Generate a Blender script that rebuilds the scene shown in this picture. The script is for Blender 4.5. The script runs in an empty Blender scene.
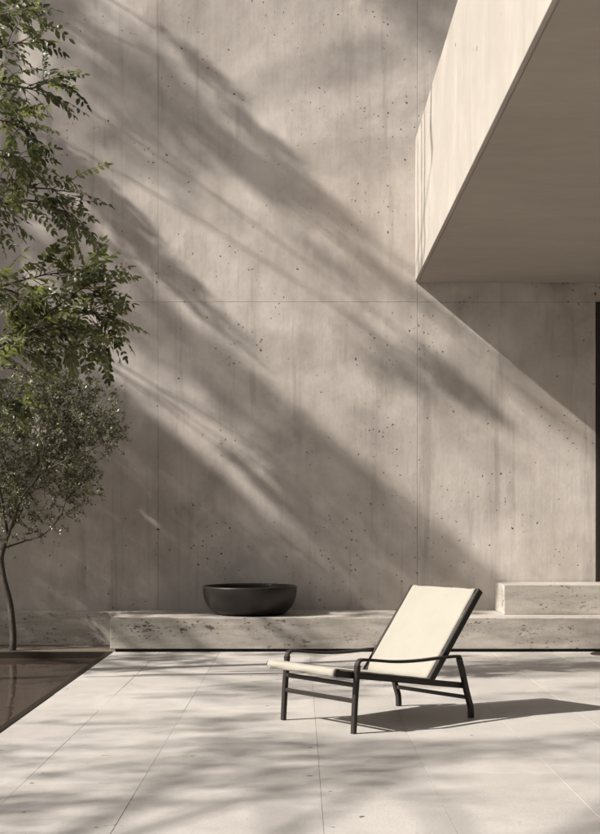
import bpy, bmesh, math, random
from mathutils import Vector, Matrix, noise
R = math.radians
rnd = random.Random(7)
C = bpy.context.scene.collection
sc = bpy.context.scene

# ---------------------------------------------------------------- constants (metres)
EYE, FPX, CX, HY = 1.3, 1308.0, 300.0, 518.0      # eye height; focal length, centre, horizon of the 600x834 photograph
WALL_Y, BENCH_Y, POOL_X = 13.79, 12.69, -1.86
SUN = Vector((1.0, 0.35, -0.84))                  # direction the sunlight travels

def P(px, py, d):
    return Vector(((px-CX)/FPX*d, d, EYE-(py-HY)/FPX*d))

# ---------------------------------------------------------------- materials
def mat(name):
    m = bpy.data.materials.new(name); m.use_nodes = True
    nt = m.node_tree; nt.nodes.clear()
    out = nt.nodes.new('ShaderNodeOutputMaterial'); b = nt.nodes.new('ShaderNodeBsdfPrincipled')
    nt.links.new(b.outputs[0], out.inputs[0])
    return m, nt, b, out

class N:
    """small node helper"""
    def __init__(s, nt): s.nt = nt
    def new(s, t, **k):
        n = s.nt.nodes.new(t)
        for a, v in k.items(): setattr(n, a, v)
        return n
    def lk(s, a, b): s.nt.links.new(a, b)
    def put(s, sock, v):
        if hasattr(v, 'is_output') or isinstance(v, bpy.types.NodeSocket): s.lk(v, sock)
        else: sock.default_value = v
    def math(s, op, a, b=0.0, c=None, clamp=False):
        n = s.new('ShaderNodeMath', operation=op, use_clamp=clamp)
        s.put(n.inputs[0], a); s.put(n.inputs[1], b)
        if c is not None: s.put(n.inputs[2], c)
        return n.outputs[0]
    def pos(s, scale=(1,1,1), loc=(0,0,0)):
        g = s.new('ShaderNodeNewGeometry'); m = s.new('ShaderNodeMapping')
        m.inputs['Scale'].default_value = scale; m.inputs['Location'].default_value = loc
        s.lk(g.outputs['Position'], m.inputs['Vector']); return m.outputs[0]
    def noise(s, vec, scale, detail=4, rough=.55, dist=0):
        n = s.new('ShaderNodeTexNoise'); s.lk(vec, n.inputs['Vector'])
        n.inputs['Scale'].default_value = scale; n.inputs['Detail'].default_value = detail
        n.inputs['Roughness'].default_value = rough; n.inputs['Distortion'].default_value = dist
        return n.outputs['Fac']
    def ramp(s, fac, stops):
        r = s.new('ShaderNodeValToRGB'); s.lk(fac, r.inputs[0]); e = r.color_ramp.elements
        while len(e) < len(stops): e.new(.5)
        for i, (p, c) in enumerate(stops):
            e[i].position = p; e[i].color = c if len(c) == 4 else (*c, 1)
        return r.outputs[0]
    def rng(s, v, a, b, c=0., d=1., smooth=False):
        n = s.new('ShaderNodeMapRange'); n.interpolation_type = 'SMOOTHSTEP' if smooth else 'LINEAR'
        s.put(n.inputs[0], v)
        for i, x in enumerate((a, b, c, d)): n.inputs[i+1].default_value = x
        return n.outputs[0]
    def mix(s, f, a, b, mode='MIX'):
        n = s.new('ShaderNodeMix', data_type='RGBA', blend_type=mode); s.put(n.inputs[0], f)
        for i, v in ((6, a), (7, b)):
            if isinstance(v, tuple): n.inputs[i].default_value = v if len(v) == 4 else (*v, 1)
            else: s.lk(v, n.inputs[i])
        return n.outputs[2]
    def bump(s, h, strength, dist, normal=None):
        b = s.new('ShaderNodeBump'); b.inputs['Strength'].default_value = strength
        b.inputs['Distance'].default_value = dist; s.lk(h, b.inputs['Height'])
        if normal is not None: s.lk(normal, b.inputs['Normal'])
        return b.outputs[0]
    def pits(s, vec, scale, size, keep, warp=.5):
        """irregular small holes; 1 inside a hole"""
        nz = s.new('ShaderNodeTexNoise'); s.lk(vec, nz.inputs['Vector']); nz.inputs['Scale'].default_value = scale*2.3
        nz.inputs['Detail'].default_value = 1
        ad = s.new('ShaderNodeVectorMath', operation='MULTIPLY_ADD'); s.lk(nz.outputs['Color'], ad.inputs[0])
        ad.inputs[1].default_value = (warp/scale,)*3; s.lk(vec, ad.inputs[2])
        v = s.new('ShaderNodeTexVoronoi'); s.lk(ad.outputs[0], v.inputs['Vector']); v.inputs['Scale'].default_value = scale
        sp = s.new('ShaderNodeSeparateColor'); s.lk(v.outputs['Color'], sp.inputs[0])
        rad = s.math('MULTIPLY', s.math('POWER', sp.outputs[1], 2.5), size)        # radius varies from pit to pit
        rad = s.math('ADD', rad, size*.25)
        inside = s.rng(s.math('SUBTRACT', rad, v.outputs['Distance']), 0, size*.18)
        on = s.math('LESS_THAN', sp.outputs[0], keep)
        return s.math('MULTIPLY', inside, on)

def concrete(name, lo, hi, pit_keep=.30, streak=.5, warm=(.36,.31,.25), rough=.82, mott=1.0):
    m, nt, b, o = mat(name); n = N(nt)
    p = n.pos()
    big = n.noise(p, .55, 3, .6, 0); mid = n.noise(p, 2.6, 4, .62); fine = n.noise(p, 26, 3, .7)
    st = n.noise(n.pos((7,7,.32)), 1.0, 3, .65, 0)                # rain and formwork streaks
    st2 = n.noise(n.pos((26,26,.8), (3,0,1)), 1.0, 2, .6)
    f = n.math('MULTIPLY_ADD', big, .55, n.math('MULTIPLY', mid, .45))
    f = n.math('MULTIPLY_ADD', n.math('SUBTRACT', st, .5), streak, f)
    f = n.math('MULTIPLY_ADD', n.math('SUBTRACT', st2, .5), streak*.25, f)
    f = n.math('MULTIPLY_ADD', n.math('SUBTRACT', fine, .5), .22, f)
    f = n.rng(f, .30, .70)
    col = n.mix(f, lo, hi)
    # damp cloudy patches and pale lime bloom, both with blotchy edges
    pt = n.rng(n.noise(n.pos((1,1,.8), (3,5,7)), .62, 5, .66, .6), .47, .64)
    col = n.mix(n.math('MULTIPLY', pt, .52*mott), col, tuple(x*.62 for x in lo))
    dr = n.rng(n.noise(n.pos((5,5,.30), (4,8,1)), 1.0, 4, .7, 0), .55, .68)
    col = n.mix(n.math('MULTIPLY', dr, .46*mott), col, tuple(x*.60 for x in lo))
    pb = n.rng(n.noise(n.pos((1.2,1.2,.8), (1,7,9)), .9, 4, .66, 0), .50, .66)
    col = n.mix(n.math('MULTIPLY', pb, .50), col, tuple(min(.8,x*1.18) for x in hi))
    wm = n.rng(n.noise(n.pos((1.3,1.3,.7), (5,2,0)), .8, 4, .6, .6), .5, .72)
    col = n.mix(n.math('MULTIPLY', wm, .35), col, warm)
    # cluster mask so that pits gather in patches
    cl = n.rng(n.noise(p, 1.5, 3, .6), .50, .60)
    cl2 = n.math('MULTIPLY_ADD', cl, .92, .08)
    a = n.pits(p, 8.0, .155, pit_keep*.7, .5)
    c = n.pits(n.pos((1,1,1), (.3,.7,.2)), 21, .25, pit_keep*.8, .8)
    c = n.math('MULTIPLY', c, cl2)
    holes = n.math('MAXIMUM', a, c)
    col = n.mix(n.math('MULTIPLY', holes, .93), col, (.045,.036,.028))
    n.lk(col, b.inputs['Base Color']); b.inputs['Roughness'].default_value = rough
    b.inputs['Specular IOR Level'].default_value = .3
    h = n.math('MULTIPLY_ADD', fine, .14, n.math('MULTIPLY', n.noise(p, 2.6, 2, .6), .8))
    h = n.math('MULTIPLY_ADD', st, .25, h)
    nb = n.bump(n.math('MULTIPLY_ADD', holes, -.40, h), 1, .0115)
    n.lk(nb, b.inputs['Normal'])
    return m

def travertine(name, base, hi, keep=.5):
    m, nt, b, o = mat(name); n = N(nt)
    p = n.pos()
    band = n.noise(n.pos((1.1,1.1,7)), 1.6, 4, .62, .5); fine = n.noise(p, 30, 3, .7)
    f = n.math('MULTIPLY_ADD', n.math('SUBTRACT', fine, .5), .35, band)
    col = n.mix(n.rng(f, .32, .68), base, hi)
    # long horizontal voids
    v1 = n.pits(n.pos((1,1,2.6)), 8.5, .42, keep*.62, 1.5)
    v2 = n.pits(n.pos((1,1,2.2), (.4,.2,.1)), 26, .36, keep, 1.2)
    cl = n.rng(n.noise(n.pos((1,1,2.4), (2,1,0)), 1.8, 3, .6), .48, .60)
    v = n.math('MULTIPLY', n.math('MAXIMUM', v1, v2), n.math('MULTIPLY_ADD', cl, .95, .05))
    geo = n.new('ShaderNodeNewGeometry'); sx = n.new('ShaderNodeSeparateXYZ'); n.lk(geo.outputs['True Normal'], sx.inputs[0])
    col = n.mix(n.math('MULTIPLY', v, .85), col, (.06,.048,.036))
    n.lk(col, b.inputs['Base Color']); b.inputs['Roughness'].default_value = .75
    nb = n.bump(n.math('MULTIPLY_ADD', v, -1.1, n.math('MULTIPLY_ADD', fine, .15, n.math('MULTIPLY', band, .5))), 1, .006)
    n.lk(nb, b.inputs['Normal'])
    return m

def plain(name, col, rough=.5, metal=0., var=.25, scale=40, bump=.1, bdist=.001, spec=.5):
    m, nt, b, o = mat(name); n = N(nt)
    tc = n.new('ShaderNodeTexCoord')
    f = n.noise(tc.outputs['Object'], scale, 5, .6)
    lo = tuple(c*(1-var) for c in col); hi = tuple(min(1, c*(1+var)) for c in col)
    n.lk(n.mix(f, lo, hi), b.inputs['Base Color'])
    n.lk(n.rng(f, 0, 1, rough*.85, min(1, rough*1.15)), b.inputs['Roughness'])
    b.inputs['Metallic'].default_value = metal; b.inputs['Specular IOR Level'].default_value = spec
    if bump: n.lk(n.bump(f, bump, bdist), b.inputs['Normal'])
    return m

def leaf_mat(name, a, bcol, trans=.45, rough=.42):
    m, nt, b, o = mat(name); n = N(nt)
    rp = n.new('ShaderNodeAttribute'); rp.attribute_name = 'tone'; rp.attribute_type = 'GEOMETRY'
    col = n.mix(rp.outputs['Fac'], a, bcol)
    n.lk(col, b.inputs['Base Color']); b.inputs['Roughness'].default_value = rough
    t = n.new('ShaderNodeBsdfTranslucent')
    n.lk(n.mix(1.0, col, (1.3,1.5,.55), 'MULTIPLY'), t.inputs['Color'])
    mx = n.new('ShaderNodeMixShader'); mx.inputs[0].default_value = trans
    n.lk(b.outputs[0], mx.inputs[1]); n.lk(t.outputs[0], mx.inputs[2]); n.lk(mx.outputs[0], o.inputs[0])
    return m

M = {}
M['wall'] = concrete('wall_concrete', (.40,.355,.32), (.58,.53,.484), pit_keep=.42, streak=.16, warm=(.40,.335,.285))
M['canopy'] = concrete('canopy_concrete', (.33,.298,.262), (.385,.35,.31), pit_keep=.02, streak=.12, warm=(.33,.285,.24), mott=.35)
def soffit_shaded():  # underside coloured darker than the slab to stand in for its shade
    m, nt, b, o = mat('soffit_shade_tone'); n = N(nt)
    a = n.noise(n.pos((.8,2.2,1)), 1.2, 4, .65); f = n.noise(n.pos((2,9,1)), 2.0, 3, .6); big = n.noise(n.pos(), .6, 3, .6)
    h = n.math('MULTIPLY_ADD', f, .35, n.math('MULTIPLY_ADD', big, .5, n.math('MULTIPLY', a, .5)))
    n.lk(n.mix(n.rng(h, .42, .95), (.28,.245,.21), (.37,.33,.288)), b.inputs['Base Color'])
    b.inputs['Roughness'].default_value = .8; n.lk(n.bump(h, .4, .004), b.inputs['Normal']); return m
M['soffit_shaded'] = soffit_shaded()
M['bench'] = travertine('bench_travertine', (.29,.26,.225), (.43,.395,.35))
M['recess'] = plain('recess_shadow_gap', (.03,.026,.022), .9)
M['metal'] = plain('bronze_metal', (.014,.010,.008), .5, .05, .3, 60)
M['bowl'] = plain('bowl_iron', (.022,.018,.015), .42, .3, .35, 9, .25, .004)
M['rim'] = plain('pool_rim_metal', (.028,.020,.014), .5, .4, .3, 20)
M['pool'] = plain('pool_lining', (.045,.032,.024), .6, 0, .4, 3)
M['soil'] = plain('soil', (.10,.078,.056), .95, 0, .5, 18, 1.0, .02)
M['bark'] = plain('bark', (.060,.045,.034), .7, 0, .5, 30, .8, .01)
M['twig'] = plain('twig_bark', (.085,.06,.035), .75, 0, .4, 40, .4, .004)
M['glass'] = plain('dark_door_panel', (.012,.010,.009), .25, 0, .3, 2, 0)
M['leafbig'] = leaf_mat('broad_leaf', (.034,.041,.022), (.225,.225,.135), .46, .34)
M['leafsmall'] = leaf_mat('olive_leaf', (.075,.075,.05), (.50,.48,.38), .28, .30)
M['leaffar'] = leaf_mat('grove_leaf', (.035,.055,.02), (.08,.10,.035), .12, .5)

def fabric():
    m, nt, b, o = mat('cream_canvas'); n = N(nt)
    tc = n.new('ShaderNodeTexCoord')
    def wave(d):
        w = n.new('ShaderNodeTexWave'); w.bands_direction = d; n.lk(tc.outputs['Object'], w.inputs[0])
        w.inputs['Scale'].default_value = 160; w.inputs['Distortion'].default_value = .6; return w.outputs['Fac']
    g = n.math('ADD', wave('X'), wave('Y'))
    nz = n.noise(tc.outputs['Object'], 5, 5, .6)
    col = n.mix(nz, (.33,.305,.255), (.39,.365,.31))
    col = n.mix(n.math('MULTIPLY', g, .06), col, (.27,.24,.195))
    n.lk(col, b.inputs['Base Color']); b.inputs['Roughness'].default_value = .9
    b.inputs['Sheen Weight'].default_value = .15
    nb = n.bump(nz, .35, .02); nb = n.bump(g, .15, .0008, nb)
    n.lk(nb, b.inputs['Normal'])
    t = n.new('ShaderNodeBsdfTranslucent'); n.lk(col, t.inputs['Color'])
    mx = n.new('ShaderNodeMixShader'); mx.inputs[0].default_value = .18
    n.lk(b.outputs[0], mx.inputs[1]); n.lk(t.outputs[0], mx.inputs[2]); n.lk(mx.outputs[0], o.inputs[0])
    return m
M['fabric'] = fabric()

def paver():
    m, nt, b, o = mat('patio_limestone'); n = N(nt)
    p = n.pos()
    at = n.new('ShaderNodeAttribute'); at.attribute_name = 'tone'; at.attribute_type = 'GEOMETRY'
    big = n.noise(n.pos((1,.8,1)), 1.3, 4, .62, 0); mid = n.noise(p, 7, 4, .65); fine = n.noise(p, 60, 2, .7)
    f = n.math('MULTIPLY_ADD', big, .6, n.math('MULTIPLY', mid, .4))
    f = n.math('MULTIPLY_ADD', n.math('SUBTRACT', fine, .5), .25, f)
    col = n.mix(n.rng(f, .3, .7), (.37,.345,.318), (.50,.473,.443))
    col = n.mix(n.math('MULTIPLY', at.outputs['Fac'], .45), col, (.345,.322,.298))
    st = n.rng(n.noise(n.pos((1,1,1), (9,4,0)), 1.9, 5, .7, .8), .60, .74)     # old water stains
    col = n.mix(n.math('MULTIPLY', st, .35), col, (.31,.285,.255))
    a = n.pits(p, 4.2, .048, .5, .25); c = n.pits(n.pos((1,1,1), (.3,.2,0)), 11, .13, .12, .4)
    scr = n.pits(n.pos((1,2.8,1), (.8,.2,0)), 7, .28, .02, 1.6)
    holes = n.math('MAXIMUM', n.math('MAXIMUM', a, c), n.math('MULTIPLY', scr, .6))
    col = n.mix(n.math('MULTIPLY', holes, .85), col, (.07,.058,.045))
    n.lk(col, b.inputs['Base Color'])
    n.lk(n.rng(mid, .2, .8, .42, .62), b.inputs['Roughness']); b.inputs['Specular IOR Level'].default_value = .35
    nb = n.bump(n.math('MULTIPLY_ADD', holes, -.55, n.math('MULTIPLY_ADD', fine, .12, n.math('MULTIPLY', f, .9))), 1, .0042)
    n.lk(nb, b.inputs['Normal']); return m
M['paver'] = paver()

def water():
    m, nt, b, o = mat('pool_water'); n = N(nt)
    b.inputs['Base Color'].default_value = (.055,.040,.030,1); b.inputs['Roughness'].default_value = .03
    b.inputs['IOR'].default_value = 1.36; b.inputs['Specular IOR Level'].default_value = .55
    h = n.noise(n.pos((1,.55,1)), 3.2, 3, .5, .4)
    h2 = n.noise(n.pos((1,.6,1)), 14, 2, .5, .2)
    n.lk(n.bump(n.math('MULTIPLY_ADD', h2, .12, h), .22, .02), b.inputs['Normal']); return m
M['water'] = water()

def groundmat():
    m, nt, b, o = mat('ground_earth'); n = N(nt)
    f = n.noise(n.pos(), .6, 6, .65)
    n.lk(n.mix(f, (.16,.135,.10), (.27,.235,.185)), b.inputs['Base Color']); b.inputs['Roughness'].default_value = .95
    n.lk(n.bump(f, .5, .05), b.inputs['Normal']); return m
M['ground'] = groundmat()

# ---------------------------------------------------------------- object helpers
def link_bm(name, bm, m, parent=None, smooth=False, loc=None, recalc=True):
    if recalc: bmesh.ops.recalc_face_normals(bm, faces=bm.faces)
    me = bpy.data.meshes.new(name); bm.to_mesh(me); bm.free()
    me.materials.append(m)
    if smooth:
        for p in me.polygons: p.use_smooth = True
    o = bpy.data.objects.new(name, me); C.objects.link(o)
    if parent is not None:
        o.parent = parent
    if loc is not None: o.location = loc
    return o

def thing(name, label, cat, loc=(0,0,0), rz=0, group=None):
    o = bpy.data.objects.new(name, None); C.objects.link(o)
    o.location = loc; o.rotation_euler = (0,0,rz); o.empty_display_size = .2
    o['label'] = label; o['category'] = cat
    if group: o['group'] = group
    return o

def tag(o, label=None, cat=None, group=None, kind=None):
    if label: o['label'] = label
    if cat: o['category'] = cat
    if group: o['group'] = group
    if kind: o['kind'] = kind
    return o

def box(bm, x0, x1, y0, y1, z0, z1, bev=0.0, seg=2):
    r = bmesh.ops.create_cube(bm, size=1)
    for v in r['verts']:
        v.co = Vector(((x0+x1)/2+v.co.x*(x1-x0), (y0+y1)/2+v.co.y*(y1-y0), (z0+z1)/2+v.co.z*(z1-z0)))
    if bev:
        es = list({e for v in r['verts'] for e in v.link_edges})
        bmesh.ops.bevel(bm, geom=es, offset=bev, segments=seg, affect='EDGES', profile=.5)

def tube(bm, pts, rad, n=8, closed_ends=True):
    """round sweep along a polyline with a radius per point"""
    pts = [Vector(p) for p in pts]
    if not hasattr(rad, '__len__'): rad = [rad]*len(pts)
    rings = []; up = None
    for i, p in enumerate(pts):
        d = (pts[min(i+1, len(pts)-1)]-pts[max(i-1, 0)]).normalized()
        if up is None: up = Vector((0,0,1)) if abs(d.z) < .9 else Vector((1,0,0))
        a = d.cross(up).normalized(); up = a.cross(d).normalized()
        rings.append([bm.verts.new(p+(a*math.cos(t)+up*math.sin(t))*rad[i]) for t in [2*math.pi*k/n for k in range(n)]])
    for r0, r1 in zip(rings, rings[1:]):
        for k in range(n): bm.faces.new((r0[k], r0[(k+1) % n], r1[(k+1) % n], r1[k]))
    if closed_ends:
        bm.faces.new(rings[0][::-1]); bm.faces.new(rings[-1])

def bar(bm, pts, w, h, side=Vector((0,1,0)), bev=.004):
    """rectangular bar swept along a planar polyline; w across (side), h in the plane"""
    pts = [Vector(p) for p in pts]; side = side.normalized(); rings = []
    if not hasattr(h, '__len__'): h = [h]*len(pts)
    for i, p in enumerate(pts):
        if i == 0: d = (pts[1]-p).normalized(); k = 1
        elif i == len(pts)-1: d = (p-pts[-2]).normalized(); k = 1
        else:
            d0 = (p-pts[i-1]).normalized(); d1 = (pts[i+1]-p).normalized(); d = (d0+d1).normalized()
            k = 1/max(.6, d.dot(d0))
        up = side.cross(d).normalized()
        ring = []
        hw, hh = w/2, h[i]/2*k; b = min(bev, hw*.6, hh*.6)
        for (a, c) in ((hw-b,-hh), (hw,-hh+b), (hw,hh-b), (hw-b,hh), (-hw+b,hh), (-hw,hh-b), (-hw,-hh+b), (-hw+b,-hh)):
            ring.append(bm.verts.new(p+side*a+up*c))
        rings.append(ring)
    for r0, r1 in zip(rings, rings[1:]):
        for k in range(8): bm.faces.new((r0[k], r0[(k+1) % 8], r1[(k+1) % 8], r1[k]))
    bm.faces.new(rings[0][::-1]); bm.faces.new(rings[-1])

def smooth_path(pts, n=6):
    """Catmull-Rom"""
    pts = [Vector(p) for p in pts]; q = [pts[0]*2-pts[1]]+pts+[pts[-1]*2-pts[-2]]; out = []
    for i in range(1, len(q)-2):
        for k in range(n):
            t = k/n; a, b, c, d = q[i-1], q[i], q[i+1], q[i+2]
            out.append(.5*((2*b)+(c-a)*t+(2*a-5*b+4*c-d)*t*t+(3*b-3*c+d-a)*t**3))
    out.append(pts[-1]); return out

class Leaves:
    """many leaf blades in one mesh, with a tone per blade"""
    def __init__(s): s.v = []; s.f = []; s.t = []
    def blade(s, base, d, nrm, L, W, tone=None, fold=.18, droop=.0):
        d = d.normalized(); sd = d.cross(nrm)
        if sd.length < 1e-4: sd = d.orthogonal()
        sd.normalize(); up = sd.cross(d).normalized()
        i = len(s.v); t = rnd.random() if tone is None else tone
        a = base; m1 = base+d*L*.35; m2 = base+d*L*.72-up*L*droop*.5; tip = base+d*L-up*L*droop
        s.v += [a, m1+sd*W*.5+up*W*fold, m1-sd*W*.5+up*W*fold, m2+sd*W*.38+up*W*fold, m2-sd*W*.38+up*W*fold, tip, m1, m2]
        s.f += [(i,i+6,i+1), (i,i+2,i+6), (i+6,i+7,i+3,i+1), (i+6,i+2,i+4,i+7), (i+7,i+5,i+3), (i+7,i+4,i+5)]
        s.t += [t]*6
    def quad(s, c, d, sd, L, W, tone=None):
        i = len(s.v); t = rnd.random() if tone is None else tone
        s.v += [c-d*L*.5, c+sd*W*.5, c+d*L*.5, c-sd*W*.5]; s.f.append((i,i+1,i+2,i+3)); s.t.append(t)
    def build(s, name, m, parent=None, origin=Vector((0,0,0))):
        me = bpy.data.meshes.new(name); me.from_pydata([tuple(v-origin) for v in s.v], [], s.f)
        at = me.attributes.new('tone', 'FLOAT', 'FACE'); at.data.foreach_set('value', s.t)
        me.materials.append(m); o = bpy.data.objects.new(name, me); C.objects.link(o)
        if parent: o.parent = parent
        return o

def rvec(r=rnd):
    while True:
        v = Vector((r.uniform(-1,1), r.uniform(-1,1), r.uniform(-1,1)))
        if .05 < v.length < 1: return v.normalized()

# ---------------------------------------------------------------- setting: ground, patio
bm = bmesh.new()
bmesh.ops.create_grid(bm, x_segments=8, y_segments=8, size=300)
g = link_bm('ground', bm, M['ground'], loc=(0,0,-.75)); tag(g, 'dry bare earth around the terrace', kind='structure')

def patio():
    verts, faces, tones = [], [], []
    W, GAP, CH = .875, .0016, .0010
    x = POOL_X+.045-.0; cols = []
    edges = [POOL_X+.047]
    edges += [-1.36, -.78, .10, .65, 1.30, 1.86]
    xx = 1.86
    while xx < 11: xx += rnd.choice((.45,.6,.75)); edges.append(xx)
    for ci in range(len(edges)-1):
        x0, x1 = edges[ci]+GAP/2, edges[ci+1]-GAP/2
        if x1-x0 < .03: continue
        y = -7.0-rnd.random()*1.2
        while y < BENCH_Y+.30:
            L = rnd.choice((.7,.95,1.2,1.45)); y1 = min(y+L, BENCH_Y+.30)
            if y1-y < .1: break
            a, b = y+GAP/2, y1-GAP/2
            dz = rnd.uniform(-.0012,.0012); tx = rnd.uniform(-.0012,.0012); ty = rnd.uniform(-.0012,.0012)
            i = len(verts)
            def z(px, py): return dz+tx*(px-(x0+x1)/2)/W+ty*(py-(a+b)/2)
            for (px, py) in ((x0,a), (x1,a), (x1,b), (x0,b)): verts.append((px, py, -.04))
            for (px, py) in ((x0,a), (x1,a), (x1,b), (x0,b)): verts.append((px, py, z(px,py)-CH))
            for (px, py) in ((x0+CH,a+CH), (x1-CH,a+CH), (x1-CH,b-CH), (x0+CH,b-CH)): verts.append((px, py, z(px,py)))
            fs = [(i+8,i+9,i+10,i+11)]
            for k in range(4):
                k2 = (k+1) % 4
                fs += [(i+k,i+k2,i+4+k2,i+4+k), (i+4+k,i+4+k2,i+8+k2,i+8+k)]
            faces += fs; t = rnd.random(); tones += [t]*len(fs); y = y1
    me = bpy.data.meshes.new('patio'); me.from_pydata(verts, [], faces)
    at = me.attributes.new('tone', 'FLOAT', 'FACE'); at.data.foreach_set('value', tones)
    me.materials.append(M['paver']); o = bpy.data.objects.new('patio', me); C.objects.link(o)
    tag(o, 'pale limestone paving slabs of the terrace', kind='structure')
patio()
bm = bmesh.new(); box(bm, POOL_X+.046, 11.5, -9, WALL_Y+.6, -.75, -.0026)
o = link_bm('patio_bedding', bm, plain('bedding_mortar', (.46,.43,.40), .95)); tag(o, 'grey mortar bed under the paving slabs', kind='structure')

# planting strip behind and beside the pool
PX0, PY0, PY1 = -4.3, 2.2, 12.655
bm = bmesh.new()
box(bm, -16, POOL_X+.044, PY1+.001, WALL_Y+.6, -.75, -.01)
box(bm, -16, PX0-.05, -9, PY1-.001, -.75, -.012)
box(bm, PX0-.048, POOL_X+.042, -9, PY0-.06, -.75, -.014)
o = link_bm('soil_bed', bm, M['soil']); tag(o, 'dark bare soil strip around the pool', kind='structure')

# pool
pool = thing('reflecting_pool', 'dark still reflecting pool with thin bronze rim at left edge of the terrace', 'pool', (POOL_X, PY1, 0))
def rel(o, parent): o.parent = parent; o.location = -Vector(parent.location); return o
bm = bmesh.new()
box(bm, PX0, POOL_X, PY0, PY1, -.40, -.36)
box(bm, PX0-.02, PX0, PY0, PY1, -.36, -.012); box(bm, POOL_X, POOL_X+.02, PY0, PY1, -.36, -.012)
box(bm, PX0, POOL_X, PY0-.02, PY0, -.36, -.013); box(bm, PX0, POOL_X, PY1, PY1+.0, -.36, -.013)
rel(link_bm('basin', bm, M['pool']), pool)
bm = bmesh.new(); box(bm, PX0+.002, POOL_X-.002, PY0+.002, PY1-.002, -.08, -.055)
w = rel(link_bm('water', bm, M['water']), pool)
bm = bmesh.new()
box(bm, POOL_X-.006, POOL_X+.042, PY0-.05, PY1+.03, -.16, .006, .003)
rel(link_bm('rim', bm, M['rim']), pool)
bm = bmesh.new(); box(bm, PX0-.045, POOL_X-.007, PY1-.012, PY1+.03, -.16, .005, .003); rel(link_bm('rim', bm, M['rim']), pool)
bm = bmesh.new(); box(bm, PX0-.045, PX0+.005, PY0-.05, PY1-.013, -.16, .005, .003); rel(link_bm('rim', bm, M['rim']), pool)
bm = bmesh.new(); box(bm, PX0+.006, POOL_X-.007, PY0-.05, PY0, -.16, .005, .003); rel(link_bm('rim', bm, M['rim']), pool)

# ---------------------------------------------------------------- concrete wall of cast panels
wall = thing('concrete_wall', 'tall pitted raw concrete wall of large cast panels behind the terrace', 'wall', (0, WALL_Y, 0))
XS = [-12.5, -9.75, -7.0, -4.24, -1.497, 1.238, 3.12, 5.8, 8.6, 11.4]; ZS = [-.30, 3.577, 7.45]
for i in range(len(XS)-1):
    for j in range(len(ZS)-1):
        bm = bmesh.new(); g_ = .0011
        if i == 6 and j == 0: z0 = .62
        x0, x1, z0, z1 = XS[i]+g_, XS[i+1]-g_, ZS[j]+g_, ZS[j+1]-g_
        if i == 6 and j == 0: continue                       # the doorway stands here
        box(bm, x0, x1, WALL_Y, WALL_Y+.18, z0, z1, .002, 1)
        rel(link_bm('panel', bm, M['wall']), wall)
bm = bmesh.new(); box(bm, -12.5, XS[6]-.01, WALL_Y+.185, WALL_Y+.4, -.3, 7.44); box(bm, XS[6], 11.4, WALL_Y+.185, WALL_Y+.4, 3.60, 7.44)
box(bm, XS[7], 11.4, WALL_Y+.185, WALL_Y+.4, -.3, 3.59)
rel(link_bm('backing', bm, M['wall']), wall)

# dark doorway at the right end of the wall
door = thing('dark_doorway', 'tall black framed door in the concrete wall at the right edge of the picture', 'door', (XS[6], WALL_Y, .62))
bm = bmesh.new(); dx0, dx1 = XS[6]+.004, XS[7]-.004
box(bm, dx0, dx0+.06, WALL_Y-.02, WALL_Y+.12, .33, 3.57, .003); box(bm, dx1-.06, dx1, WALL_Y-.02, WALL_Y+.12, .33, 3.57, .003)
box(bm, dx0+.061, dx1-.061, WALL_Y-.018, WALL_Y+.12, 3.51, 3.57, .003)
rel(link_bm('frame', bm, M['metal']), door)
for a, b in ((dx0+.062, (dx0+dx1)/2-.002), ((dx0+dx1)/2+.002, dx1-.062)):
    bm = bmesh.new(); box(bm, a, b, WALL_Y+.03, WALL_Y+.08, .33, 3.508, .003); lf = rel(link_bm('door_leaf', bm, M['glass']), door)

# roof volume cantilevering over the right of the terrace
roof = thing('roof_canopy', 'massive pale concrete roof slab jutting overhead at upper right with bright sunlit side', 'roof', (1.213, WALL_Y, 3.79))
bm = bmesh.new(); box(bm, 1.213, 9.5, -4.5, WALL_Y-.004, 3.79, 5.285, .006, 2)
rel(link_bm('slab', bm, M['canopy']), roof)
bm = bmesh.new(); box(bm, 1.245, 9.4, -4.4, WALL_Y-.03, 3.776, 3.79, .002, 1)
rel(link_bm('soffit_shaded', bm, M['soffit_shaded']), roof)
# unseen walls added behind the camera and at right to cut sky light
cw = thing('sky_block_wall', 'high concrete wall added unseen behind the camera to block sky light', 'wall', (0,-7.5,0))
bm = bmesh.new(); box(bm, -14, 9.55, -7.9, -7.5, -.3, 7.4, .005, 1); rel(link_bm('wall_body', bm, M['canopy']), cw)
sw = thing('side_block_wall', 'unseen concrete wall added at right under the roof slab to lower ambient light', 'wall', (9.55,3,0))
bm = bmesh.new(); box(bm, 9.56, 9.9, -7.4, WALL_Y-.01, -.3, 5.2, .005, 1); rel(link_bm('wall_body', bm, M['canopy']), sw)

gw = thing('side_block_screen', 'dark glass screen added out of view at right to darken under the roof slab', 'screen', (5.84, 8, 0))  # added out of view; dark panes cut the light under the slab
for k in range(4):
    y0 = 1.2+k*3.1
    bm = bmesh.new(); box(bm, 5.84, 5.87, y0+.045, min(y0+3.055, 12.60), .05, 3.70); rel(link_bm('pane', bm, M['glass']), gw)
    bm = bmesh.new(); box(bm, 5.82, 5.90, y0-.04, y0+.04, 0, 3.77, .003); rel(link_bm('mullion', bm, M['metal']), gw)
bm = bmesh.new(); box(bm, 5.82, 5.90, 1.16, 12.62, 3.705, 3.773); box(bm, 5.82, 5.90, 1.245, 12.62, .0, .045); rel(link_bm('rail', bm, M['metal']), gw)

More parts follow.
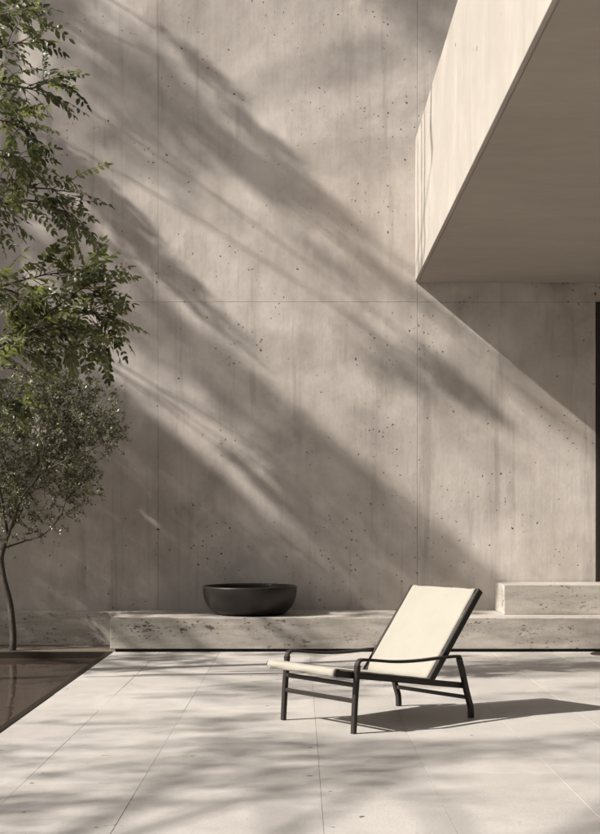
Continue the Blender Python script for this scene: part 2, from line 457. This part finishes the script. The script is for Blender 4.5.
# ---------------------------------------------------------------- benches
BT = .33
bench = thing('stone_bench', 'long low travertine bench running along the wall under the black bowl', 'bench', (-1.84, BENCH_Y, 0))
bm = bmesh.new(); box(bm, -1.842, 10.5, BENCH_Y, WALL_Y-.003, .030, BT, .006, 2)
rel(link_bm('seat_block', bm, M['bench']), bench)
bm = bmesh.new(); box(bm, -1.80, 10.4, BENCH_Y+.05, WALL_Y-.01, -.011, .029)
rel(link_bm('recessed_base', bm, M['recess']), bench)
blk = thing('stone_block', 'raised pitted travertine block sitting on the bench at right, beside the wall', 'block', (2.05, 13.13, BT))
bm = bmesh.new(); box(bm, 2.05, 7.4, 13.13, WALL_Y-.022, BT+.001, .628, .006, 2)
rel(link_bm('block_body', bm, M['bench']), blk)
pl = thing('stone_plinth', 'narrow travertine plinth at the foot of the wall behind the slender tree', 'plinth', (-1.9, 13.5, 0))
bm = bmesh.new(); box(bm, -12, -1.845, 13.50, WALL_Y-.004, -.011, .328, .005, 2)
rel(link_bm('plinth_body', bm, M['bench']), pl)

# floor drain at the far right
dr = thing('floor_drain', 'dark round metal drain cover set in the paving at the right edge below the bench', 'drain', (2.97, 12.46, 0))
bm = bmesh.new(); bmesh.ops.create_cone(bm, cap_ends=True, segments=40, radius1=.20, radius2=.196, depth=.008)
link_bm('cover', bm, M['rim'], dr, loc=(0,0,.006))

# ---------------------------------------------------------------- bowl
def lathe(bm, prof, n=72):
    rings = []
    for r, z in prof:
        if r < 1e-5: rings.append([bm.verts.new((0,0,z))])
        else: rings.append([bm.verts.new((r*math.cos(2*math.pi*k/n), r*math.sin(2*math.pi*k/n), z)) for k in range(n)])
    for a, b in zip(rings, rings[1:]):
        for k in range(n):
            k2 = (k+1) % n
            if len(a) == 1: bm.faces.new((a[0], b[k2], b[k]))
            elif len(b) == 1: bm.faces.new((a[k], a[k2], b[0]))
            else: bm.faces.new((a[k], a[k2], b[k2], b[k]))
bowl = thing('metal_bowl', 'wide dark iron bowl resting on the stone bench against the concrete wall', 'bowl', (-.505, 13.2, BT+.001))
prof = [(0,0),(.20,0),(.31,.002),(.345,.010),(.385,.035),(.422,.075),(.449,.125),(.466,.18),(.474,.235),(.475,.268),(.474,.280),(.469,.287),
        (.460,.288),(.452,.282),(.450,.262),(.444,.20),(.424,.13),(.385,.075),(.31,.035),(.15,.022),(0,.02)]
bm = bmesh.new(); lathe(bm, prof); link_bm('bowl_shell', bm, M['bowl'], bowl, smooth=True)

# ---------------------------------------------------------------- lounge chair
u = Vector((.780,.626,0)).normalized(); ang = math.atan2(u.y, u.x)
chair = thing('lounge_chair', 'low reclining lounge chair with cream canvas sling and dark bronze frame on the terrace', 'lounge chair', (.108, 8.146, 0), ang)
HW = .343      # local x runs to the back of the chair, local y is +w on the far side
def railz(s): return .368-.144*(s+.12)
YS = Vector((0,1,0))
for sgn in (-1, 1):
    y = sgn*HW
    # front leg rising into the armrest
    bm = bmesh.new(); bar(bm, [(0,y,.0), (.012,y,.20), (.030,y,.395)], .034, [.026,.029,.030], YS); link_bm('leg', bm, M['metal'], chair)
    arm = smooth_path([(.030,y,.396), (.032,y,.420), (.048,y,.437), (.080,y,.440), (.16,y,.432), (.30,y,.415), (.42,y,.407), (.58,y,.405), (.74,y,.410), (.86,y,.409), (.905,y,.407)], 4)
    bm = bmesh.new(); bar(bm, arm, .038, [.030]*3+[.018]*(len(arm)-3), YS); link_bm('armrest', bm, M['metal'], chair)
    # bent rear leg
    rl = smooth_path([(.902,y,.397), (.935,y,.30), (.968,y,.19), (.992,y,.12), (1.008,y,.075), (1.012,y,.03), (1.012,y,0)], 4)
    bm = bmesh.new(); bar(bm, rl, .034, .032, YS); link_bm('leg', bm, M['metal'], chair)
    # sloping side rail
    yr = sgn*(HW-.036)
    bm = bmesh.new(); bar(bm, [(-.12,yr,railz(-.12)), (.975,yr,railz(.975))], .034, .038, YS); link_bm('side_rail', bm, M['metal'], chair)
    # backrest stile
    ys = sgn*(HW-.030)
    bm = bmesh.new(); bar(bm, [(.672,ys,.262), (1.127,ys,.822)], .026, .046, YS); link_bm('backrest_stile', bm, M['metal'], chair)
XSd = Vector((1,0,0))
def cross(name, x, z, w, h, hw=HW-.018):
    bm = bmesh.new(); bar(bm, [(x,-hw,z), (x,hw,z)], w, h, XSd); link_bm(name, bm, M['metal'], chair)
cross('cross_bar', .020, .290, .024, .026)
cross('stretcher', .012, .195, .022, .026)
cross('stretcher', .985, .135, .022, .024)
cross('cross_bar', .955, railz(.955)-.002, .024, .026, HW-.055)
cross('cross_bar', 1.121, .812, .022, .022, HW-.045)
# canvas: one thick sling for the seat (wrapped round the front bar) and one for the back
def sheet(name, prof, hw, th, sag, nx=24):
    bm = bmesh.new(); top = []; bot = []
    prof = [Vector((a,0,b)) for a, b in prof]
    nr = []
    for i in range(len(prof)):
        d = (prof[min(i+1,len(prof)-1)]-prof[max(i-1,0)]).normalized(); nr.append(Vector((-d.z,0,d.x)))
    for i, p in enumerate(prof):
        rt, rb = [], []
        for k in range(nx+1):
            t = k/nx*2-1; s_ = sag[i]*(1-t*t)
            q = p+Vector((0,t*hw,0))-nr[i]*(s_-(.0022 if abs(t) > .9 else 0)+.0016*math.sin(i*.9+t*7)*(abs(t)<.9))+nr[i]*(.0008*math.sin(i*1.7+t*5))
            rt.append(bm.verts.new(q)); rb.append(bm.verts.new(q-nr[i]*th))
        top.append(rt); bot.append(rb)
    n = len(prof)
    for i in range(n-1):
        for k in range(nx):
            bm.faces.new((top[i][k], top[i+1][k], top[i+1][k+1], top[i][k+1]))
            bm.faces.new((bot[i][k], bot[i][k+1], bot[i+1][k+1], bot[i+1][k]))
        bm.faces.new((top[i][0], bot[i][0], bot[i+1][0], top[i+1][0]))
        bm.faces.new((top[i][nx], top[i+1][nx], bot[i+1][nx], bot[i][nx]))
    for i in (0, n-1):
        for k in range(nx): bm.faces.new((top[i][k], top[i][k+1], bot[i][k+1], bot[i][k]))
    return link_bm(name, bm, M['fabric'], chair, smooth=True)
sp = []; cz = railz(-.12)
for k in range(9):                                            # wrap round the front bar
    a = R(-110+k*20+0); sp.append((-.128-.032*math.cos(a), cz+.034*math.sin(a)))
sp = [(-.118+.026*math.cos(R(a)), cz+.004+.026*math.sin(R(a))) for a in range(290, 80, -20)]
for k in range(1, 17):
    s_ = -.118+.80*k/16; sp.append((s_, railz(s_)+.024+.005*(1-k/16)))
sg = [0]*11+[.010*math.sin(math.pi*min(1, k/15)) for k in range(1, 17)]
sheet('seat_canvas', sp, HW-.018, .007, sg)
bp = []; a0 = Vector((.662,0,.272)); a1 = Vector((1.105,0,.826)); dd = (a1-a0); nn = Vector((-dd.z,0,dd.x)).normalized()
for k in range(15):
    q = a0+dd*(k/14)+nn*.006; bp.append((q.x, q.z))
for a in range(20, 161, 35):                                  # wraps over the top bar
    q = a1+dd.normalized()*(.012*math.sin(R(a)))+nn*(-.010+.016*math.cos(R(a))); bp.append((q.x, q.z))
sheet('back_canvas', bp, HW-.047, .006, [.012*math.sin(math.pi*k/14) for k in range(15)]+[0]*5)
bm = bmesh.new()
for sgn in (-1, 1):
    bm = bmesh.new(); y = sgn*(HW-.012)
    tube(bm, [(-.118,y-.006,cz+.004), (-.118,y+.006,cz+.004)], .024, 20); link_bm('end_cap', bm, M['metal'], chair)
bm = bmesh.new(); tube(bm, [(-.118,-HW+.02,cz+.004), (-.118,HW-.02,cz+.004)], .018, 14); link_bm('front_bar', bm, M['metal'], chair)

# ---------------------------------------------------------------- visible trees
# (1) slender small-leaved tree behind the pool
TR = P(12, 645, 12.95); TR.z = -.02
olive = thing('slender_tree', 'slender multi-stemmed tree with fine grey-green leaves growing behind the pool', 'tree', TR)
def rl(pts): return [p-TR for p in pts]
DO = 12.95
trunk = smooth_path(rl([P(12,656,DO), P(13,635,DO), P(10,605,DO), P(4,580,DO), P(1,560,DO), P(4,545,DO)]), 6)
trunk[0].z = -.03
bm = bmesh.new(); tube(bm, trunk, [.036-.012*i/len(trunk) for i in range(len(trunk))], 10)
link_bm('trunk', bm, M['bark'], olive, smooth=True)
tips = []
def limb(pts, r0, r1, parent, origin, m, name='branch', seg=6):
    pts = smooth_path([p-origin for p in pts], seg)
    for i in range(2, len(pts)-1): pts[i] += rvec()*r0*.25
    bm = bmesh.new(); tube(bm, pts, [r0+(r1-r0)*i/(len(pts)-1) for i in range(len(pts))], 7)
    link_bm(name, bm, m, parent, smooth=True); return pts
obr = [
 [P(4,546,DO), P(14,520,DO-.1), P(22,497,DO-.2), P(38,475,DO-.3), P(45,440,DO-.3), P(52,400,DO-.3)],
 [P(4,548,DO), P(22,542,DO), P(44,534,DO-.1), P(60,516,DO-.1), P(66,500,DO-.1)],
 [P(12,528,DO), P(22,510,DO+.2), P(30,490,DO+.3), P(60,450,DO+.3), P(95,420,DO+.3)],
 [P(2,560,DO), P(-12,530,DO+.1), P(-30,490,DO+.2), P(-40,430,DO+.2)],
 [P(8,536,DO), P(2,500,DO-.2), P(-4,460,DO-.3), P(5,400,DO-.4)],
 [P(38,475,DO-.3), P(62,462,DO-.4), P(90,450,DO-.4), P(112,438,DO-.4)],
 [P(66,500,DO-.1), P(85,480,DO-.1), P(95,470,DO-.1)],
 [P(45,440,DO-.3), P(70,420,DO-.2), P(84,390,DO-.2)],
 [P(30,490,DO+.3), P(10,470,DO+.4), P(-10,430,DO+.3)],
]
for i, b_ in enumerate(obr): limb(b_, .016 if i in (0,3,4) else .010, .003, olive, TR, M['bark'])
# crown: lobes given by centre (px,py), radii; leaves gathered in sprays
lobes = [(45,395,52,30,1.5), (20,430,60,36,1.5), (80,415,44,36,1.6), (98,442,28,26,1.6), (62,452,46,28,1.5), (-20,450,60,55,1.), (15,485,40,34,.8),
         (85,470,22,14,.5), (68,498,16,16,1.6), (45,512,26,16,.8), (40,484,44,26,1.3), (76,488,26,18,1.3), (22,520,30,20,.7), (-30,520,40,40,.8), (60,382,26,14,.8), (-30,400,50,40,.8), (30,500,20,16,.5), (110,432,14,16,.5)]
LV = Leaves(); TW = bmesh.new(); pxm = DO/FPX
for (cx, cy, rx, ry, dens) in lobes:
    nsp = int(rx*ry*dens*.115)
    for k in range(nsp):
        v = rvec()*rnd.random()**.45
        c = P(cx+v.x*rx, cy-v.z*ry, DO+v.y*max(rx,ry)*pxm*.8)-TR
        if noise.noise(c*2.3+Vector((3,1,2))) < -.30: continue
        dr_ = (rvec()+Vector((v.x*.8, v.y*.3, v.z*.5+.25))).normalized(); L = rnd.uniform(.08,.19)
        tube(TW, [c, c+dr_*L*.5, c+dr_*L+Vector((0,0,-.01))], [.0022,.0016,.0008], 3, False)
        tn = rnd.uniform(-.25,.25)
        for q in range(rnd.randint(12,20)):
            p = c+dr_*L*rnd.random()+rvec()*.012
            ld = (dr_*.6+rvec()).normalized()
            LV.quad(p+ld*.012, ld, ld.cross(rvec()).normalized(), rnd.uniform(.022,.040), rnd.uniform(.011,.018), min(1, max(0, rnd.random()**1.5+tn)))
link_bm('twigs', TW, M['twig'], olive, recalc=False)
LV.build('crown', M['leafsmall'], olive)

# (2) broad-leaved tree whose boughs reach in from the left
TB = Vector((-4.9, 10.1, -.02))
broad = thing('broadleaf_tree', 'leafy tree with drooping compound leaves reaching in at the upper left', 'tree', TB)
bm = bmesh.new()
tp = smooth_path([Vector((0,0,-.05)), Vector((.08,.05,.9)), Vector((-.02,.1,1.9)), Vector((.1,.02,3.0)), Vector((.15,-.05,4.2)), Vector((.1,0,5.4))], 5)
tube(bm, tp, [.14-.10*i/len(tp) for i in range(len(tp))], 12)
link_bm('trunk', bm, M['bark'], broad, smooth=True)
BL = Leaves(); BT_ = bmesh.new()
def frond(base, d, L, big=1.0):
    """pinnate leaf: rachis with paired leaflets"""
    d = d.normalized(); pts = []; p = base.copy(); dd = d.copy(); n = rnd.choice((5,6,7))
    for k in range(n+1):
        pts.append(p.copy()); dd = (dd+Vector((0,0,-.085))).normalized(); p = p+dd*L/n
    tube(BT_, pts, [.0028-.0018*k/n for k in range(n+1)], 4, False)
    side = d.cross(Vector((0,0,1)))
    side = side.normalized() if side.length > .1 else Vector((1,0,0))
    roll = rnd.uniform(-.9,.9); side = (side*math.cos(roll)+side.cross(d)*math.sin(roll)).normalized()
    tn = min(1, max(0, rnd.gauss(.42,.25)))
    for k in range(1, n+1):
        a = pts[k]; ax = (pts[k]-pts[k-1]).normalized(); up = side.cross(ax).normalized()
        ll = big*rnd.uniform(.050,.092)*(1-.3*abs(k/n-.5)*2)
        for sg_ in (-1, 1):
            if rnd.random() < .12: continue
            ld = (side*sg_*1.0+ax*.62+Vector((0,0,-.25))+rvec()*.32).normalized()
            BL.blade(a, ld, up+rvec()*.5, ll, ll*.50, min(1, max(0, tn+rnd.uniform(-.12,.12))), .12, .12)
    BL.blade(pts[-1], (pts[-1]-pts[-2]), side.cross(dd), big*.07, big*.028, tn, .12, .1)
def bough(pts, dens=1.0, r0=.016, start=.45, big=1.0, spread=1.0):
    path = limb(pts, r0, .004, broad, TB, M['bark'], 'branch', 8)
    n = len(path)
    for i in range(int(n*start), n):
        for rep in range(3):
            if rnd.random() > dens*(.62 if pts[-1].z < 3.1 else .47): continue
            ax = (path[min(i+1,n-1)]-path[i-1]).normalized()
            d = (ax*.7+rvec()*spread+Vector((0,0,.05))).normalized()
            b = path[i]
            # short twig first
            tw = b+d*rnd.uniform(.03,.14)
            tube(BT_, [b, tw], [.004,.003], 4, False)
            frond(tw, (d+ax*.5+rvec()*.3), rnd.uniform(.16,.30), big)
    frond(path[-1], path[-1]-path[-3], .28, big)
D = 10.0
bough([P(-190,60,D), P(-90,20,D), P(-20,18,D-.2), P(22,10,D-.3)], 1.2)
bough([P(-190,20,D), P(-90,-30,D), P(-20,-20,D+.2), P(14,-6,D+.3)], 1.0)
bough([P(-190,110,D), P(-80,62,D), P(-10,50,D-.1), P(20,42,D-.2)], 1.1)
bough([P(-190,130,D), P(-80,90,D), P(-10,82,D+.1), P(30,88,D+.1), P(52,80,D+.2)], .95, spread=.8)
bough([P(-190,170,D), P(-80,125,D), P(-20,118,D), P(8,122,D), P(26,132,D)], .9)
bough([P(-190,200,D), P(-80,165,D), P(-20,150,D-.2), P(6,158,D-.2), P(20,165,D-.2)], .9)
bough([P(-190,260,D), P(-80,215,D), P(-10,196,D), P(30,188,D), P(74,192,D)], .75, spread=.75)
bough([P(-190,260,D), P(-70,225,D), P(0,204,D), P(40,202,D+.1), P(66,216,D+.1), P(74,236,D+.1)], .7, spread=.6)
bough([P(-190,240,D), P(-80,200,D), P(-30,205,D-.2), P(-8,215,D-.2)], .7)
bough([P(-190,420,D), P(-80,380,D), P(-10,345,D), P(40,318,D), P(76,292,D), P(94,280,D)], 1.15, .022)
bough([P(-190,420,D), P(-80,385,D), P(-10,350,D), P(55,322,D+.1), P(88,312,D+.1), P(106,326,D+.1)], 1.1, .02)
bough([P(-190,420,D), P(-80,392,D), P(-10,355,D), P(30,333,D-.2), P(64,326,D-.2), P(84,342,D-.2)], 1.1, .02)
bough([P(-190,360,D), P(-80,320,D), P(-20,295,D+.2), P(30,278,D+.2), P(66,272,D+.2)], .9)
bough([P(-190,340,D), P(-80,310,D), P(-20,288,D-.2), P(8,290,D-.2), P(26,300,D-.2)], .8)
bough([P(-190,440,D), P(-80,410,D), P(-30,385,D-.3), P(4,368,D-.3), P(28,374,D-.3)], .65)
bough([P(-190,470,D), P(-80,430,D), P(-30,405,D-.2), P(-5,400,D-.2), P(12,410,D-.2)], .6)
bough([P(-190,430,D), P(-60,385,D), P(0,352,D+.3), P(40,338,D+.3), P(60,300,D+.3)], .9)
for k in range(14):                                           # rest of the crown, outside the picture
    a = rnd.uniform(0, 6.28); z = rnd.uniform(2.2, 5.4); r = rnd.uniform(.9, 1.7)
    if math.cos(a) > -.1: continue
    b0 = TB+Vector((.1,0,z)); e = TB+Vector((math.cos(a)*r, math.sin(a)*r, z+.5))
    bough([b0, b0.lerp(e,.5)+Vector((0,0,.15)), e], .9, .02, .3)
link_bm('twigs', BT_, M['twig'], broad, recalc=False)
BL.build('crown', M['leafbig'], broad)

# ---------------------------------------------------------------- unseen grove beyond the pool, crowns shaped so its shade bands wall and floor
GX = -9.2
def sstep(a, b, x):
    t = max(0, min(1, (x-a)/(b-a))); return t*t*(3-2*t)
def band(x, a, b, s=12): return sstep(a-s, a+s, x)*(1-sstep(b-s, b+s, x))
def dens_wall(X, c):
    n1 = noise.noise(Vector((X*.006, c*.030, 1.3))); n2 = noise.noise(Vector((X*.014, c*.075, 7.1)))
    d = 0
    d = max(d, band(c, -78, -6, 16)*(1-sstep(300, 440, X))*(.50+1.3*n2+.5*n1))
    d = max(d, (1-sstep(-345, -295, c))*sstep(320, 380, X)*(1.3+.5*n1))
    d = max(d, band(c, -5, 50, 14)*(1-sstep(100, 260, X))*(.38+1.2*n1))
    d = max(d, band(c, 22, 58, 12)*sstep(320, 400, X)*(1-sstep(420,520,X))*(.35+1.1*n2))
    d = max(d, band(c, -75, -40, 10)*sstep(380, 460, X)*(.12+n2))
    d = max(d, band(c, 106, 114, 3)*(1-sstep(120, 200, X))*.8)
    d = max(d, band(c, 128, 135, 3)*(1-sstep(200, 300, X))*.5)
    d = max(d, band(c, 164, 232, 20)*(.58+.5*sstep(150,320,X)+1.2*n2))
    d = max(d, band(c, 238, 290, 8)*(sstep(240, 330, X)+.25*(1-sstep(20,90,X)))*(1.0+n1))
    d = max(d, band(c, 288, 372, 8)*(1.0+n1+.4*(1-sstep(180,260,X))))
    d = max(d, band(c, 368, 412, 4)*.75*(.45+2.2*n2))
    d = max(d, sstep(408, 420, c)*1.3*(1.15+.5*n2))
    if c+.84*X > 622 and X > 170: d = max(0, min(d, .12+1.5*n2+1.1*n1))          # rays that pass below the wall: dapples on bench and small tree
    if 230 < X < 470 and 285 < c < 380: d *= .62
    return max(0, min(1.3, d))
def dens_floor(xf, yf):
    n1 = noise.noise(Vector((xf*.55, yf*1.1, 4.4))); n2 = noise.noise(Vector((xf*1.5, yf*3.4, 2.2)))
    d = .42+1.4*n1+.8*n2
    e = math.exp(-((xf-1.15)/1.35)**2-((yf-8.45)/.85)**2)
    d -= 1.6*e+.35*sstep(11.8, 12.5, yf)
    return max(0, min(1.1, d))
trees = [(-10.3, 12.9, 15.6, 'unseen tall grove tree with the highest crown, shaped for its shade, nearest the wall beyond the pool'),
         (-8.7, 11.9, 11.0, 'unseen tall grove tree shaped for its shade beyond the pool, second from the wall'),
         (-12.2, 11.1, 11.6, 'unseen tall thin-crowned grove tree shaped for its shade standing farthest back from the pool'),
         (-8.8, 1.0, 11.2, 'unseen tall grove tree shaped for its shade beyond the near end of the pool')]
GL = [Leaves() for _ in trees]; GN = [[] for _ in trees]
def add_leaf(p, size=1.0):
    k = min(range(len(trees)), key=lambda i: (Vector((trees[i][0], trees[i][1]))-Vector((p.x, p.y))).length)
    ld = rvec(); GL[k].quad(p, ld, ld.cross(rvec()).normalized(), rnd.uniform(.07,.11)*size, rnd.uniform(.035,.055)*size)
    if rnd.random() < .004: GN[k].append(p)
cnt = 0
for k in range(76000):
    X = rnd.uniform(-90, 640); c = rnd.uniform(-110, 660) if k % 9 else rnd.uniform(-440, -290)
    if c > 520 and X > 260: continue
    if rnd.random() > dens_wall(X, c)*.95: continue
    x = GX+rnd.uniform(-1.3, 1.3); q = (389.3-c)/94.85
    Xw = (X-300)/94.85
    add_leaf(Vector((x, WALL_Y-SUN.y*(Xw-x), q-.84*x)), .85); cnt += 1
for k in range(60000):
    xf = rnd.uniform(-2.2, 3.8); yf = rnd.uniform(4.6, 12.9)
    if rnd.random() > dens_floor(xf, yf)*.38: continue
    x = GX+rnd.uniform(-1.3, 1.3)
    add_leaf(Vector((x, yf-SUN.y*(xf-x), .84*(xf-x))), 1.1); cnt += 1
print('grove leaves', cnt)
for k, (tx, ty, th, lab) in enumerate(trees):
    o_ = Vector((tx, ty, -.02))
    t_ = thing('shade_grove_tree', lab, 'tree', o_, group='tall trees beyond the pool')
    bm = bmesh.new(); tp = smooth_path([Vector((0,0,-.05)), Vector((.1,.05,th*.3)), Vector((-.1,.0,th*.6)), Vector((0,0,th*.85))], 5)
    tube(bm, tp, [.17-.13*i/len(tp) for i in range(len(tp))], 10); link_bm('trunk', bm, M['bark'], t_, smooth=True)
    for p in GN[k][:26]:
        e = p-o_; s_ = Vector((0,0,max(1.5, e.z-1.3)))
        s_ = min(tp, key=lambda v: abs(v.z-s_.z))
        bm = bmesh.new(); tube(bm, smooth_path([s_, s_.lerp(e,.5)+Vector((0,0,.15)), e], 4), [.03-.0022*i for i in range(9)], 6)
        link_bm('branch', bm, M['bark'], t_, smooth=True)
    GL[k].build('crown', M['leaffar'], t_, o_)

# slender tall tree added by the wall, just outside the picture: its long boughs draw the thin streaks on the wall
SB = Vector((-4.75, 13.2, -.02))
sl_t = thing('streak_shade_tree', 'tall slim tree added out of view at left to streak the wall with shade', 'tree', SB)
bm = bmesh.new(); tp = smooth_path([Vector((0,0,-.05)), Vector((.06,.03,3)), Vector((-.05,-.02,6)), Vector((.03,0,9.3))], 6)
tube(bm, tp, [.10-.085*i/len(tp) for i in range(len(tp))], 10); link_bm('trunk', bm, M['bark'], sl_t, smooth=True)
SL = Leaves(); ST = bmesh.new()
for (X0, X1, c, wd) in ((175,235,-106,.05), (195,300,-92,.035), (240,345,-78,.04), (260,330,-62,.05), (130,290,-40,.06), (60,150,106,.05), (50,130,96,.04), (70,200,119,.04),
                        (110,235,130,.045), (150,275,141,.03), (40,140,150,.05), (265,360,232,.06), (280,350,245,.04), (225,330,262,.04), (85,190,384,.05), (110,205,396,.04),
                        (70,180,408,.05), (110,190,374,.03), (420,505,-6,.05), (425,480,8,.04)):
    pts = []
    for k in range(7):
        Xw = (X0+(X1-X0)*k/6-300)/94.85; q = (389.3-c-4*math.sin(k*.5))/94.85; x = -4.55+.08*math.sin(k+c)
        pts.append(Vector((x, WALL_Y-SUN.y*(Xw-x), q-.84*x)))
    s_ = min(tp, key=lambda v: abs(v.z+SB.z-pts[0].z+.5))
    path = smooth_path([s_, (s_+pts[0]-SB)/2+Vector((0,0,.06))]+[p-SB for p in pts], 4)
    bm = bmesh.new(); tube(bm, path, [.009-.007*i/len(path) for i in range(len(path))], 6); link_bm('branch', bm, M['bark'], sl_t, smooth=True)
    for p in path[8:]:
        for q in range(int(9+14*noise.noise(p*2.7))):
            o_ = rvec()*wd*rnd.uniform(.2,1.2)*1.9; ld = (rvec()+Vector((0,-.5,0))).normalized()
            SL.quad(p+o_, ld, ld.cross(rvec()).normalized(), rnd.uniform(.05,.08), rnd.uniform(.02,.03))
for (yb, z0, z1) in ((13.45,3.75,5.1), (13.05,3.7,5.25), (12.75,3.9,5.2), (12.1,4.6,5.3)):      # upright twigs shading the side of the roof slab
    x = -4.6; sh = (1.213-x); pts = [Vector((x+.05*math.sin(k*1.3+yb), yb-SUN.y*sh+.04*math.sin(k+yb*3), z0+(z1-z0)*k/6+.84*sh)) for k in range(7)]
    path = smooth_path([tp[-1]+Vector((0,-.1,-.9)), (tp[-1]+pts[0]-SB)/2+Vector((0,0,-.5))]+[p-SB for p in pts], 4)
    bm = bmesh.new(); tube(bm, path, [.014-.011*i/len(path) for i in range(len(path))], 6); link_bm('branch', bm, M['bark'], sl_t, smooth=True)
    for p in path[8:]:
        for q in range(12):
            ld = rvec(); SL.quad(p+rvec()*.045*rnd.uniform(.2,1.4), ld, ld.cross(rvec()).normalized(), rnd.uniform(.05,.08), rnd.uniform(.02,.03))
SL.build('crown', M['leaffar'], sl_t)

# ---------------------------------------------------------------- light
w = bpy.data.worlds.new('World'); sc.world = w; w.use_nodes = True
nt = w.node_tree; nt.nodes.clear(); n = N(nt)
sky = n.new('ShaderNodeTexSky'); sky.sky_type = 'NISHITA'; sky.sun_disc = False
d = SUN.normalized(); elev = math.asin(-d.z)
sky.sun_elevation = elev; sky.sun_rotation = math.atan2(-d.x, -d.y)
sky.dust_density = 3.0; sky.ozone_density = .6; sky.air_density = 1.0
hs = n.new('ShaderNodeHueSaturation'); hs.inputs['Saturation'].default_value = .45; n.lk(sky.outputs[0], hs.inputs['Color'])
bg = n.new('ShaderNodeBackground'); bg.inputs['Strength'].default_value = .05; n.lk(hs.outputs[0], bg.inputs[0])
ow = n.new('ShaderNodeOutputWorld'); n.lk(bg.outputs[0], ow.inputs[0])
sl = bpy.data.lights.new('sun', 'SUN'); sl.energy = 5.0; sl.angle = R(.75); sl.color = (1.0,.95,.885)
so = bpy.data.objects.new('sun', sl); C.objects.link(so); so.rotation_euler = d.to_track_quat('-Z', 'Y').to_euler(); so.location = (-6,-2,10)

cam = bpy.data.cameras.new('camera'); co = bpy.data.objects.new('camera', cam); C.objects.link(co)
co.location = (0,0,EYE); co.rotation_euler = (R(90),0,0)
cam.sensor_fit = 'VERTICAL'; cam.sensor_height = 24; cam.lens = FPX/834*24; cam.shift_y = (HY-417)/834
cam.clip_start = .1; cam.clip_end = 1000
sc.camera = co
sc.cycles.use_adaptive_sampling = True; sc.cycles.adaptive_threshold = .03; sc.cycles.max_bounces = 6; sc.cycles.diffuse_bounces = 3; sc.cycles.transparent_max_bounces = 4
sc.view_settings.view_transform = 'Standard'; sc.view_settings.look = 'None'
sc.view_settings.exposure = .8; sc.view_settings.gamma = 1; sc.view_settings.use_curve_mapping = False
